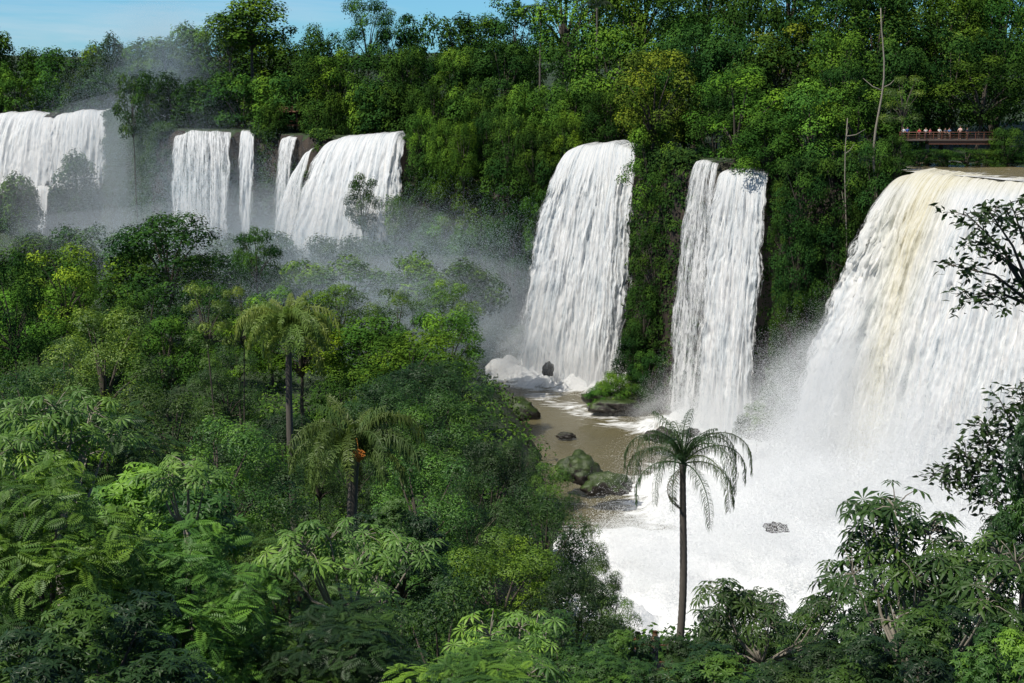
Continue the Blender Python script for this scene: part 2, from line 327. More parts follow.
def T_palmate(n=9):
    ps=[]
    for i in range(n):
        a=-R(150)+R(300)*i/(n-1); l=1-.35*abs(a)/R(150)
        v=np.array([(0,0,0),(.3,-.04,.03),(.62,-.10,-.06),(1.0,0,-.36),(.62,.10,-.06),(.3,.04,.03),(.62,0,-.0)]); v=v*np.array((l,1,l)); q=np.array([(0,1,6,5),(1,2,3,6),(6,3,4,5)])
        ps.append((rotz(v,a),q))
    return merge(ps)
def frames(N,D=None,down=0.0,rng=RNG):
    n=len(N); N=N/(np.linalg.norm(N,axis=1)[:,None]+1e-9)
    A=rng.normal(size=(n,3)) if D is None else D+rng.normal(size=(n,3))*.25
    A[:,2]-=down; A-=N*(A*N).sum(1)[:,None]; A/=np.linalg.norm(A,axis=1)[:,None]+1e-9
    B=np.cross(N,A); return np.stack([A,B,N],1)
def scatter(T,P,Fr,S):
    tv,tq=T; V=np.einsum('kj,njl->nkl',tv,Fr)*S[:,None,None]+P[:,None,:]
    n=len(P);k=len(tv); Q=(tq[None]+ (np.arange(n)*k)[:,None,None]).reshape(-1,tq.shape[1]); return V.reshape(-1,3),Q
def unit(rng,n):
    d=rng.normal(size=(n,3)); return d/np.linalg.norm(d,axis=1)[:,None]
def crown_proto(name,seed,npuff,per,size,T,flat=.7,pr=(.24,.42),shape='dome',up=.35,down=.3,rnd=.26,rin=.5,low=-.42,mat=None):
    rng=np.random.default_rng(seed); C=[]
    while len(C)<npuff:
        cand=unit(rng,14)*rng.uniform(rin,.88,14)[:,None]; cand=cand[cand[:,2]>low]
        if not len(C): C.append(cand[0]); continue
        dd=np.linalg.norm(cand[:,None]-np.array(C)[None],axis=2).min(1); C.append(cand[dd.argmax() if rng.random()<.75 else 0])
    C=np.array(C)
    if shape=='flat': C[:,2]=np.round(C[:,2]*3)/3*.7
    if shape=='tall': C[:,:2]*=(1-.45*np.clip(C[:,2:3],-1,1))
    C*=rng.uniform(.88,1.12,3)
    r=rng.uniform(pr[0],pr[1],npuff)
    Ps=[];Ns=[];Ts=[]
    for c,rr in zip(C,r):
        m=int(per*(rr/.33)**2); u_=unit(rng,m*2); keep=(u_[:,2]>-.25)|(rng.random(m*2)<.25); u_=u_[keep][:m]; m=len(u_)
        a,b=rng.uniform(0,6,2); lump=1+.28*np.sin(u_[:,0]*6+a)*np.cos(u_[:,1]*6+b)
        p=c+u_*rr*(rng.uniform(.72,1.08,m)*lump)[:,None]*np.array((1,1,flat))
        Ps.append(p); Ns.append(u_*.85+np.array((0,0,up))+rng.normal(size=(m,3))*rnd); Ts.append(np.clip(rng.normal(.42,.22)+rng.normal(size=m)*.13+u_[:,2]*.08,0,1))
    P=np.vstack(Ps);N=np.vstack(Ns);t=np.concatenate(Ts)
    zt,zb=np.percentile(P[:,2],[99.5,.5]); xr=np.percentile(np.hypot(P[:,0],P[:,1]),99)
    cz=(zt+zb)/2; sc=np.array((1/xr,1/xr,2/(zt-zb)))
    P=(P-np.array((0,0,cz)))*sc; Cn=(C-np.array((0,0,cz)))*sc
    V,Q=scatter(T,P,frames(N,down=down,rng=rng),size*rng.uniform(.7,1.25,len(P)))
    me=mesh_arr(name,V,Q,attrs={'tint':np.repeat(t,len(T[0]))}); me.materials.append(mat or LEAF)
    mb=MB()
    idx=rng.choice(npuff,min(14,npuff),replace=False)
    for i in idx:
        e=Cn[i]*.9; mid=np.array((e[0]*.4,e[1]*.4,-.9+(e[2]+.9)*.55)); mb.tube([(0,0,-1.0),mid*.5+np.array((0,0,-.45)),mid,e],[.04,.028,.018,.006],5)
    br=mb.mesh(name+'_limbs'); br.materials.append(BARK)
    return me,br
D=T_diamond(); BL=T_blade()
LO=[crown_proto('crown_far',10+i,n,200,.095,D,flat=f,shape=s,low=-.6,mat=LEAF_FAR) for i,(n,f,s) in enumerate([(28,.7,'dome'),(26,.6,'flat'),(32,.75,'dome'),(28,.7,'tall'),(22,.6,'dome')])]
FINE=[crown_proto('crown_fine',30+i,n,560,.056,D,flat=f,shape=s,pr=(.20,.38),low=-.6,rin=.55,mat=LEAF_FAR) for i,(n,f,s) in enumerate([(28,.62,'dome'),(24,.5,'flat'),(34,.7,'tall'),(28,.6,'dome'),(20,.6,'dome')])]
HI=[crown_proto('crown_near',40+i,n,1050,.046,BL,flat=.55,shape=s,pr=(.19,.34),up=.4,low=-.5,rin=.6) for i,(n,s) in enumerate([(28,'dome'),(25,'flat'),(32,'dome')])]
OPEN=[crown_proto('crown_open',50+i,18,620,.05,D,flat=.4,shape='flat',pr=(.18,.3),rin=.6) for i in range(2)]
FE=T_feather(); FEA=[crown_proto('crown_feathery',60+i,26,110,.17,FE,flat=.45,shape='flat',pr=(.22,.40),up=.8,down=.35,rnd=.3) for i in range(2)]
WH=[crown_proto('crown_whorled',70+i,28,120,.085,T_whorl(),flat=.7,shape='dome',pr=(.19,.32),up=.7,rnd=.35) for i in range(2)]
def trunk_proto(seed):
    rng=np.random.default_rng(seed); n=9; z=np.linspace(0,1,n); bx=np.cumsum(rng.normal(size=n))*.3; by=np.cumsum(rng.normal(size=n))*.3
    bx-=np.linspace(bx[0],bx[-1],n); by-=np.linspace(by[0],by[-1],n)
    mb=MB(); mb.tube(np.stack([bx,by,z],-1),np.interp(z,[0,.05,.15,1],[1.5,1.15,1,.6]),8,flat=True); me=mb.mesh('trunk'); me.materials.append(BARK); return me
TR=[trunk_proto(i) for i in range(3)]
DK=(.034,.078,.018);MD=(.068,.145,.024);BR=(.12,.23,.028);OL=(.115,.17,.028);YL=(.20,.29,.035)
def vary(c,a=.28):
    k=random.uniform(1-a,1+a); h=random.uniform(-.15,.15); return (c[0]*k*(1+h),c[1]*k,c[2]*k*(1-h),1)
NT=0
def tree(protos,px,py,w,h,d,col,label,group=None,name='broadleaf_tree',cat='tree',dx=0,tw=1.0):
    global NT; NT+=1
    top=at(px,py,d); r=w/2*d/F; hz=h/2*d/F; cz=top.z-hz; x,y=top.x,top.y
    gz=tz(x+dx,y)-.3
    if gz>cz-hz*.8: gz=cz-hz*.8 if gz<cz-hz*.4 else cz-hz
    root=empty(name,(x+dx,y,gz)); tag(root,label,cat,group)
    pr=random.choice(protos); rz=random.uniform(0,6.28)
    c=link('crown',pr[0],None,root); c.location=(-dx,0,cz-gz); c.scale=(r,r*random.uniform(.9,1.1),hz); c.rotation_euler=(0,0,rz); c.color=vary(col)
    b=link('limbs',pr[1],None,root); b.location=c.location; b.scale=c.scale; b.rotation_euler=c.rotation_euler
    H=cz-hz*.93-gz
    t=link('trunk',random.choice(TR),None,root); tr=max(.06,.042*r)*tw
    H=max(H,.5); t.scale=(tr,tr,H)
    if dx: t.rotation_euler=(0,math.atan2(-dx,H),0); t.scale=(tr,tr,math.hypot(dx,H))
    return root
J=lambda a:random.uniform(-a,a)
def rows(protos,x0,x1,n,topf,wh,df,cols,label,group,jit=(8,6),**kw):
    for i in range(n):
        px=x0+(x1-x0)*(i+.5)/n+J(jit[0]); w,h=wh
        tree(protos,px,topf(px)+J(jit[1]),w*random.uniform(.75,1.25),h*random.uniform(.8,1.2),df(px)+J(4),random.choice(cols),label,group,**kw)
ip=lambda xs_,ys_:(lambda x:float(np.interp(x,xs_,ys_)))
rows(LO,-10,130,6,ip([0,30,60,110,150],[34,50,50,38,40]),(52,54),lambda p:500,[DK,MD],'distant dark tree on the skyline above the far left falls','skyline trees above the far left falls')
rows(LO,-10,125,6,ip([0,130],[68,66]),(48,48),lambda p:470,[DK,MD],'dark tree close behind the lip of the far left falls','trees behind the far left lip')
rows(LO,125,305,7,ip([120,170,200,300],[38,34,24,40]),(58,60),lambda p:410,[DK,MD],'hazy skyline tree behind the misty left falls','hazy skyline trees')
rows(LO,120,310,10,ip([120,300],[70,78]),(54,56),lambda p:366 if p<260 else 352,[DK,MD,DK],'low dark tree along the lip of the misty left falls','trees along the misty left lip')
tree(LO,250,-6,92,52,385,MD,'tall wide-crowned emergent tree standing highest on the left skyline')
tree(LO,228,14,60,40,386,MD,'lower left shoulder tree beside the tall emergent skyline tree')
tree(LO,318,100,38,40,338,DK,'dark tree in front of the brown shelter roof, right side'); tree(LO,272,102,34,38,340,DK,'dark bush-like tree at the left side of the brown shelter')
rows(LO+FINE,310,540,7,ip([300,340,365,400,450,500,530],[42,22,0,14,20,10,-6]),(66,76),lambda p:372,[DK,MD],'tall layered tree against the sky above the broad left waterfall','tall layered skyline trees')
rows(FINE,305,540,9,ip([300,540],[58,42]),(66,76),lambda p:350,[DK,MD,DK],'dark tree in the forest behind the broad left waterfall','forest behind the broad left waterfall')
rows(LO,325,430,5,ip([300,430],[88,84]),(46,54),lambda p:330,[DK,MD],'tree crown at the very lip of the broad left waterfall','trees at the lip of the broad left waterfall')
rows(FINE,425,570,6,lambda p:84+J(12),(74,86),lambda p:305,[MD,DK,MD],'mid green tree on the wooded bluff left of the central waterfall','trees on the wooded bluff')
rows(FINE,412,572,7,ip([410,450,500,570],[112,124,116,120]),(42,60),ip([410,440,480,540,570],[305,297,289,283,281]),[DK,MD],'tree leaning out from the wooded bluff edge over the gorge','trees leaning from the bluff edge',jit=(7,14))
for px,py,w,h,d,c in ((425,155,64,90,300,DK),(462,146,70,90,294,MD),(505,158,64,90,286,DK),(545,150,50,80,283,DK),(432,215,64,90,292,MD),(470,225,66,90,284,DK),(510,215,56,90,282,DK),(445,285,60,76,280,MD),(487,290,60,76,276,DK),(512,325,40,46,274,DK),(538,190,38,70,281,MD)):
    tree(FINE,px,py,w,h,d,c,'dark tree clinging to the wooded cliff between the left and central falls','trees clinging to the wooded cliff')
dcr=ip([540,575,634,662,700,768,800,905,1000,1100],[288,282,271,251,241,232,219,214,230,225])
rows(FINE,530,1040,7,lambda p:-70,(120,130),lambda p:dcr(p)+60,[DK,MD],'tall back-row forest tree rising past the top of the frame','back row forest trees')
rows(FINE,540,1040,8,lambda p:-22,(110,120),lambda p:dcr(p)+40,[DK,MD,DK],'tall forest tree filling the top of the frame above the falls','tall forest trees above the falls')
rows(FINE,545,1030,9,lambda p:32,(96,105),lambda p:dcr(p)+26,[DK,MD,DK,MD],'full-crowned forest tree behind the lip of the right falls','forest trees behind the right falls')
rows(FINE,545,880,7,lambda p:84,(78,76),lambda p:dcr(p)+12,[DK,DK,MD],'tree crowding the lip of the right falls','trees crowding the right lip')
for a in ((655,50,96,90,255,OL,'yellow green tree lit by the sun above the gap between the central falls'),(738,66,110,90,236,BR,'broad sunlit tree overhanging the middle right waterfall'),(770,112,84,62,228,MD,'green drooping tree just right of the middle right waterfall lip'),(790,24,110,90,262,OL,'olive tree high behind the overhanging sunlit trees'),(930,8,130,90,262,OL,'large olive tree behind the walkway visitors'),(700,10,90,70,280,MD,'rounded green tree near the top between two falls'),(845,60,70,80,230,DK,'dark tree beside the tall pale dead trunk'),(600,92,60,48,290,DK,'dark tree right behind the central waterfall lip'),(985,56,110,66,238,DK,'dark tree hanging over the walkway railing'),(905,60,100,84,240,DK,'shadowed tree directly behind the walkway visitors')):
    tree(FINE,*a[:6],a[6])
DK2=(.022,.052,.014)
G='trees and vines on the rock wall between the central falls'
for px,py,w,h,d,c in ((652,120,72,90,254,MD),(670,165,52,80,248,DK),(657,225,56,84,247,DK2),(644,285,48,74,246,DK),(635,330,44,56,246,DK2),(648,350,46,56,242,DK),(614,372,46,34,241,MD),(636,384,50,30,240,DK),(600,385,34,24,240,MD)):
    tree(FINE,px,py,w,h,d,c,'dark bushy tree on the rock wall between the central falls',G)
G='trees on the rock wall beside the nearest waterfall'
for px,py,w,h,d,c in ((805,150,70,90,216,DK),(840,150,70,90,215,DK),(876,140,60,80,213,DK),(800,215,56,90,215,DK2),(835,225,60,90,213,DK2),(862,200,44,80,212,DK2),(795,290,46,90,213,DK2),(820,300,44,80,211,DK2),(786,360,40,60,211,DK2),(772,385,44,44,208,DK),(785,180,32,80,221,DK),(783,260,28,90,220,DK2),(780,330,30,70,217,DK2),(758,402,36,34,206,MD),(745,415,26,24,206,DK)):
    tree(FINE,px,py,w,h,d,c,'dark bushy tree on the rock wall beside the nearest waterfall',G)
rows(FINE,905,1050,6,lambda p:148,(44,20),lambda p:219,[DK],'low dark bush on the bank in front of the walkway','bushes in front of the walkway',jit=(4,1.5),name='bush',cat='bush')
tree(FINE,896,134,40,46,212,DK,'dark bush at the left corner of the nearest waterfall lip',name='bush',cat='bush'); tree(FINE,1008,128,50,42,219,DK,'dark bush closing the right end of the walkway',name='bush',cat='bush')
tree(LO,75,152,58,72,410,DK,'dark rounded tree standing in front of the far left waterfall'); tree(LO,18,174,56,66,410,DK,'dark tree at left edge before the far left waterfall')
tree(FINE,362,174,46,60,294,DK,'dark bushy tree on a rock in front of the broad left waterfall'); tree(LO,395,196,34,50,294,MD,'small tree at the right foot of the broad left waterfall')
cols=[MD,DK,MD,BR,DK]
rows(LO,0,500,10,lambda p:234+J(6),(64,50),lambda p:288,cols,'hazy tree in the misty hollow at the foot of the left falls','hazy trees at the foot of the left falls')
rows(LO,0,490,9,lambda p:258,(76,56),lambda p:250,cols,'pale hazy tree in the middle of the valley forest','valley forest trees')
rows(FINE,0,480,8,lambda p:286,(88,66),lambda p:215,cols,'green tree on the near slope of the valley forest','near slope valley trees')
rows(FINE,0,475,7,lambda p:316,(96,70),lambda p:180,cols,'rounded green tree in the dense band below the valley','trees of the dense band')
tree(FINE,165,214,128,90,235,DK,'large dark rounded tree standing out in the misty valley'); tree(FINE,255,228,60,60,240,DK,'small dark tree right of the large rounded valley tree')
tree(FINE,8,252,76,110,125,DK,'dark dense tree cut by the left edge above the canopy'); tree(FINE,62,244,84,80,190,YL,'yellow green bushy tree at left behind the dark canopy')
tree(FINE,410,336,130,60,150,MD,'flat green tree beside the mist at the foot of the wooded cliff'); tree(HI,425,362,150,80,120,DK,'broad dark tree in the centre at the edge of the pool')
mid=[(100,312,140,110,95,OL,'olive tree with bright leaf tips in the left middle canopy',HI),(30,372,130,100,80,DK,'dark tree under the left edge yellow tree',HI),(170,385,140,100,80,DK,'dark tree below the spindly twin-crowned tree',HI),(345,372,90,80,105,DK,'dark tree just right of the yellow green palm',FINE),(385,378,120,90,95,DK,'dark tree between the two left palms and the pool',HI),(245,435,130,100,68,DK,'dark tree beneath the yellow green palm',HI),
(438,392,130,110,88,MD,'glossy green tree left of the mossy pool rock',HI),(490,438,120,110,80,DK,'dark glossy tree leaning over the brown pool',HI),(548,466,70,60,98,MD,'small tree at the pool edge by the mossy mounds',HI),(420,460,140,120,66,MD,'shadowed tree right of the fruiting palm',HI),(545,490,110,110,70,DK,'dark tree with ragged edge against the white spray',HI),(500,530,150,120,55,BR,'fresh green tree in the centre bottom of the view',HI),(575,575,120,110,52,DK,'dark tree below the ragged tree, left of the lone palm',HI),(300,500,140,120,55,DK,'dark tree filling the hollow below the fruiting palm',HI),
(520,440,56,50,104,DK,'dark tree top just below the mossy pool boulder',HI),(583,525,56,80,72,MD,'narrow tree at the canopy edge beside the spray',HI),(470,480,110,90,72,DK,'dark tree behind the fresh green central tree',HI),(395,520,130,110,50,MD,'green tree left of the fresh green central tree',HI),(60,340,110,90,110,DK,'dark tree behind the olive tree at left',HI),(225,345,80,80,115,DK,'dark tree behind the spindly twin trees',HI),(285,412,90,70,84,DK,'dark tree hiding the trunk of the yellow green palm',HI),(350,440,90,80,80,DK,'small dark tree behind the fruiting palm',HI),
(602,556,50,60,66,DK,'lowest dark tree of the canopy edge beside the spray',HI),(612,592,70,60,58,MD,'small tree where the canopy edge meets the palm foot',HI),(318,435,70,70,74,DK,'dark tree between the two left palms',HI)]
for px,py,w,h,d,c,l,pr in mid: tree(pr,px,py,w,h,d,c,l)
tree(OPEN,205,284,66,66,88,OL,'spindly thin-stemmed tree with sparse crown, left of the pair',name='spindly_tree',dx=.9,tw=.8); tree(OPEN,242,288,54,60,89,OL,'spindly thin-stemmed tree with sparse crown, right of the pair',name='spindly_tree',dx=-.5,tw=.8)
near=[(70,415,230,150,34,DK,'feathery-leaved tree filling the left lower canopy',FEA),(215,425,180,130,42,MD,'leafy tree in the left middle below the palm',HI),(150,470,240,180,27,MD,'large leafy tree at the lower left',WH),(290,560,230,180,24,MD,'feathery green tree at the bottom left of centre',FEA),(440,580,200,180,26,DK,'low broad-leaved tree at the bottom centre',HI),(560,620,150,120,32,MD,'leafy tree at the bottom centre beside the low broad-leaved tree',WH),
(40,480,260,220,16.5,MD,'near feathery tree in front of the umbrella leaves at the left edge',FEA),(175,540,240,200,17.5,MD,'near feathery tree at the bottom left beneath the slim tufted tree',FEA),(330,615,240,140,17,DK,'near feathery tree at the bottom edge below the pale umbrella leaves',FEA),(470,665,240,120,14,MD,'nearest feathery tree on the bottom edge at centre',FEA),(90,600,260,180,13,DK,'closest whorl-leaved tree in the bottom left corner',WH),(245,520,110,100,30,BR,'bright leafy tree behind the slim tufted tree at lower left',HI),
(400,500,120,110,40,DK,'shaded tree between the umbrella-leaved trees and the fresh green tree',WH),
(625,632,100,90,44,DK,'dark whorl-leaved tree left of the lone palm foot',WH),(700,628,110,90,40,DK,'dark whorl-leaved tree at the foot of the lone palm',WH),(748,590,120,120,36,DK,'dark whorl-leaved tree right of the lone palm foot',WH),(825,600,120,120,34,DK,'dark whorl-leaved tree at the bottom beneath the white spray',WH),(905,555,180,180,24,DK,'large-leaved dark tree in the lower right',WH),(985,540,160,190,20,DK,'large-leaved dark tree in the bottom right corner',WH),(610,655,130,80,26,MD,'small leafy tree at the bottom edge left of the palm',WH),(930,610,190,160,14,DK,'closest large-leaved bush at the bottom right edge',WH),(830,640,180,120,16,DK,'large-leaved bush at the bottom edge below the spray',WH),(720,655,170,100,19,DK,'dark leafy bush at the bottom edge under the palm',WH),(1010,630,150,140,12.5,MD,'closest green bush in the bottom right corner',WH)]
for px,py,w,h,d,c,l,pr in near: tree(pr,px,py,w,h,d,c,l)
# ------------------------------------------------------------------ umbrella-leaved trees
def custom_tree(name,label,base,tips,T,leafr,nleaf,col,petiole,bark=PALEBARK,trad=.07,up=.9,seed=1,extra=2):
    rng=np.random.default_rng(seed); tt0=[]
    for t in tips:
        tt0.append(t)
        for k in range(extra): tt0.append((t[0]+rng.uniform(-26,26),t[1]+rng.uniform(-4,34),t[2]+rng.uniform(-.8,.8)))
    tips=[at(*t) for t in tt0]; cen=sum(tips,Vector())/len(tips)
    b=at(base[0],400,base[1]); b.z=tz(b.x,b.y)-.2; root=empty(name,b); tag(root,label,'tree')
    zt=min(t.z for t in tips)-.8; fork=Vector((b.x*.35+cen.x*.65,b.y*.35+cen.y*.65,zt)); mb=MB(); O=np.array(b)
    trp=[b,b.lerp(fork,.35)+Vector((.1,0,.3)),b.lerp(fork,.7),fork]; m2=MB(); m2.tube([np.array(p)-O for p in trp],[trad*1.5,trad*1.2,trad,trad*.8],8)
    link('trunk',m2.mesh('trunk'),bark,root)
    for t in tips:
        m=fork.lerp(t,.55)+Vector((0,0,-.18*(t-fork).length)); mb.tube([np.array(p)-O for p in (fork,fork.lerp(m,.5),m,m.lerp(t,.55)+Vector((0,0,.02)),t)],[trad*.5,trad*.42,trad*.3,trad*.22,trad*.15],6)
    P=[];N=[];Dd=[];tt=[]
    for t in tips:
        base_t=rng.normal(.45,.12)
        for k in range(nleaf):
            a=rng.uniform(0,6.28); e=rng.uniform(-.45,.9); dr=np.array((math.cos(a)*math.cos(e),math.sin(a)*math.cos(e),math.sin(e))); L=petiole*rng.uniform(.5,1.1)
            p=np.array(t)-O+dr*L; mb.tube([np.array(t)-O,p*.5+(np.array(t)-O)*.5+np.array((0,0,.04)),p],[.010,.007,.005],4)
            P.append(p); N.append(dr*.45+np.array((0,0,up))+rng.normal(size=3)*.25); Dd.append(dr); tt.append(np.clip(rng.normal(base_t,.1),0,1))
    V,Q=scatter(T,np.array(P),frames(np.array(N),np.array(Dd),rng=rng),leafr*rng.uniform(.65,1.2,len(P)))
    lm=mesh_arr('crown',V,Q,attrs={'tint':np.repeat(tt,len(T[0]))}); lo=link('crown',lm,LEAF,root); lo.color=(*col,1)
    link('limbs',mb.mesh('limbs'),bark,root); return root
PM=T_palmate()
custom_tree('umbrella_leaved_tree','tree with big bright umbrella-shaped leaves at the left edge',(40,20),[(20,415,20),(55,408,20),(92,412,21),(70,445,20),(15,450,19),(40,470,19),(110,435,21)],PM,.27,9,(.14,.25,.045),.4,seed=1)
custom_tree('umbrella_leaved_tree','slim tree with two tufts of umbrella leaves left of centre',(190,24),[(170,478,22),(188,468,22),(205,485,22)],PM,.27,8,(.13,.24,.05),.4,seed=2,extra=1)
custom_tree('umbrella_leaved_tree','tree with pale umbrella leaves standing at the bottom left of centre',(345,22),[(300,548,21),(330,540,21),(365,535,22),(395,545,22),(350,570,21)],PM,.27,9,(.15,.27,.055),.4,seed=3)
custom_tree('umbrella_leaved_tree','low tree with bright umbrella leaves at the bottom centre edge',(505,20),[(490,636,18),(520,628,19),(545,645,19),(505,655,18)],PM,.24,9,(.15,.28,.055),.36,seed=4)
custom_tree('umbrella_leaved_tree','dark tree with big drooping umbrella leaves in the lower right',(905,17),[(872,515,18),(900,510,18),(930,535,17.5),(865,545,18),(895,550,17.5),(950,565,17),(1000,555,16.5),(985,590,16),(920,590,17)],PM,.26,10,(.045,.095,.02),.36,seed=5)
custom_tree('umbrella_leaved_tree','small dark umbrella-leaved tree against the white spray near the bottom',(740,31),[(720,590,31),(738,598,31),(842,578,30),(850,596,30),(755,608,31)],PM,.36,9,(.04,.08,.018),.45,seed=6)
def airy_tree():
    base=Vector((11.6,29,0)); base.z=tz(base.x,base.y)-.2; root=empty('airy_tree',base); tag(root,'dark airy tree reaching in from the right edge over the waterfall','tree'); O=np.array(base)
    rng=np.random.default_rng(5); mb=MB(); tb=MB(); trunk=[np.array(base),np.array((11.2,29,46)),np.array((10.9,28.5,51)),np.array((10.5,28,55)),np.array((10.3,28,58))]
    tb.tube([p-O for p in trunk],[.3,.24,.18,.12,.07],8); link('trunk',tb.mesh('trunk'),BARK,root)
    ends=[(965,212,28),(985,205,27),(1010,200,28),(950,265,28),(975,240,28),(1000,255,28),(1015,285,28),(960,300,28),(1020,225,28),(1000,300,28),
          (1000,400,28),(1020,380,28),(980,420,28),(1015,430,28),(990,445,28),(950,470,28),(965,490,28),(940,480,28),(1000,470,28),(1020,500,28),(985,500,28),(960,455,28),(1015,530,28),(1030,560,28),(1000,520,28),(975,465,28),(1020,405,28)]
    P=[];N=[];Dd=[]
    for e in ends:
        e=np.array(at(*e)); k=min(range(len(trunk)),key=lambda i:np.linalg.norm(trunk[i]-e+np.array((0,0,1.2)))); s=trunk[k]; m=s*.5+e*.5+np.array((0,0,.3)); path=[s,s*.75+m*.25+np.array((0,0,.1)),m,m*.4+e*.6,e]
        mb.tube([p-O for p in path],[.05,.04,.025,.015,.008],5)
        for j in range(8):
            q=path[3]*(1-j/8)+e*(j/8); a=rng.normal(size=3); a[2]*=.4; a/=np.linalg.norm(a); tip=q+a*rng.uniform(.25,.55); mb.tube([q-O,q*.5+tip*.5-O+np.array((0,0,.03)),tip-O],[.01,.007,.004],4)
            for g in range(12):
                P.append(q+(tip-q)*rng.uniform(.3,1.1)-O+rng.normal(size=3)*.08); N.append(np.array((0,0,.8))+rng.normal(size=3)*.5); Dd.append(a+rng.normal(size=3)*.6)
    V,Q=scatter(T_blade(.22,.2),np.array(P),frames(np.array(N),np.array(Dd),rng=rng),rng.uniform(.12,.22,len(P)))
    lo=link('crown',mesh_arr('crown',V,Q,attrs={'tint':np.repeat(np.clip(rng.normal(.4,.15,len(P)),0,1),5)}),LEAF,root); lo.color=(.03,.06,.015,1)
    link('limbs',mb.mesh('limbs'),BARK,root)
airy_tree()
tree(WH,1045,395,110,200,26,DK,'dense dark tree mass just inside the right edge under the airy branches')
# ------------------------------------------------------------------ palms
def frond_mesh(seed,L,start,bend,ll,plum=.3,n=90,lw=.026,end=-R(86),hang=.75):
    rng=np.random.default_rng(seed); m=26; pts=[np.zeros(3)]; ang=start
    for i in range(m):
        pts.append(pts[-1]+np.array((math.cos(ang),0,math.sin(ang)))*L/m); ang=start+(end-start)*min(1,((i+1)/m/bend))**1.25
    pts=np.array(pts); mb=MB(); mb.tube(pts,np.linspace(.05,.01,len(pts)),4)
    k=0; VV=[]; Q=[]
    for ti in np.linspace(.10,1,n):
        f=ti*m; i=min(int(f),m-1); p=pts[i]+(pts[i+1]-pts[i])*(f-i); T=(pts[i+1]-pts[i]); T/=np.linalg.norm(T)
        l=ll*math.sin(math.pi*min(.93,.18+.75*ti))**.6*rng.uniform(.8,1.15)
        for sg in (-1,1):
            d=np.array((0,sg,0))*.8+T*.45+rng.normal(size=3)*plum*.4; d/=np.linalg.norm(d); w=T*lw
            if abs(T[2])>.8: w=np.array((lw,0,0))+T*lw*.5
            a=p+d*l*.45+np.array((0,0,-.10*l)); b=p+d*l*(.95-hang*.45)+np.array((0,0,-hang*l))
            VV+= [p-w*.5,p+w*.5,a+w,a-w,b+w*.2,b-w*.2]; Q+=[(k,k+1,k+2,k+3),(k+3,k+2,k+4,k+5)]; k+=6
    mb.add(np.array(VV),np.array(Q)); V=np.vstack(mb.V); me=mesh_arr('frond',V,np.vstack(mb.Q),attrs={'tint':np.full(len(V),.42)}); me.materials.append(LEAF); return me
FRA=[frond_mesh(i,L,s,b,.66,n=62,lw=.017,plum=.5) for i,(L,s,b) in enumerate([(6.4,R(74),.85),(5.8,R(52),.85),(4.9,R(20),.8),(3.4,R(86),2.0)])]
FRB=[frond_mesh(10+i,L,s,b,.8,plum=1.1,n=100,lw=.028,end=-R(80),hang=.6) for i,(L,s,b) in enumerate([(5.4,R(78),.95),(5.0,R(56),.92),(4.3,R(24),.8),(3.6,R(86),2.0)])]
def palm(label,px,pyc,d,scale,fr,col,nf=22,trad=.16,fruit=None,dead=0,seed=0):
    rng=random.Random(seed); c=at(px,pyc,d); gz=tz(c.x,c.y)-.3; root=empty('palm_tree',(c.x,c.y,gz)); tag(root,label,'palm tree')
    H=c.z-gz; n=60; mb=MB(); z=np.linspace(0,H,n); rr=trad*np.interp(z/H,[0,.05,.6,.95,1],[1.5,1.1,1,.85,1.1])*(1+.07*(np.arange(n)%2)); bx=.25*np.sin(z/H*3.1+seed)-.25*math.sin(seed)
    bx=bx-bx[-1]*z/H
    mb.tube(np.stack([bx,0*z,z],-1),rr,10,flat=True); link('trunk',mb.mesh('trunk'),PALMBARK,root)
    for i in range(nf):
        k=i/nf; a=i*2.39996+rng.uniform(-.2,.2); me=fr[3] if k<.15 else fr[0] if k<.5 else fr[1] if k<.82 else fr[2]
        f=link('frond',me,None,root); f.location=(0,0,H); f.rotation_euler=(rng.uniform(-.15,.15),rng.uniform(-.15,.15),a); s=scale*rng.uniform(.8,1.12); f.scale=(s,s,s); f.color=vary(col,.2)
    for i in range(dead):
        f=link('dead_frond',fr[2],None,root); f.location=(0,0,H-.15); f.rotation_euler=(0,R(48),rng.uniform(0,6.28)); f.scale=(scale*.6,)*3; f.color=(.12,.085,.04,1)
    if fruit:
        m=MB()
        for q in range(140):
            t=rng.random(); a=rng.uniform(0,6.28); r=.34*math.sin(math.pi*min(.95,t+.1)); p=np.array((.45+r*math.cos(a),-2.3+r*math.sin(a),.9-t*.6)); s=.08
            m.add(np.array([(s,0,0),(0,s,0),(-s,0,0),(0,-s,0),(0,0,s),(0,0,-s)])+p,[(0,4,2,5),(1,4,3,5),(0,1,2,3)])
        m.tube([(0,0,0),(.1,-.8,1.1),(.3,-1.7,1.4),(.45,-2.3,.9)],[.05,.04,.03,.02],5)
        fo=link('fruit_cluster',m.mesh('fruit_cluster',False),CLOTH,root); fo.location=(0,0,H); fo.scale=(scale,)*3; fo.color=(.70,.30,.06,1)
    return root
palm('slender dark palm standing alone against the white spray',683,464,65,.86,FRA,(.055,.095,.028),27,.17,dead=2,seed=1)
palm('yellow green palm with full drooping crown above the left canopy',289,335,80,.80,FRB,(.20,.27,.055),44,.2,seed=2)
palm('dull palm with an orange fruit cluster left of centre',355,455,50,.66,FRB,(.11,.165,.04),36,.2,fruit=True,dead=2,seed=3)
palm('small palm silhouette poking above the forest at the top',541,12,330,1.1,FRA,(.03,.05,.02),16,.25,seed=4)
palm('second small palm silhouette at the top right of the skyline gap',597,8,300,1.0,FRA,(.03,.05,.02),16,.25,seed=5)
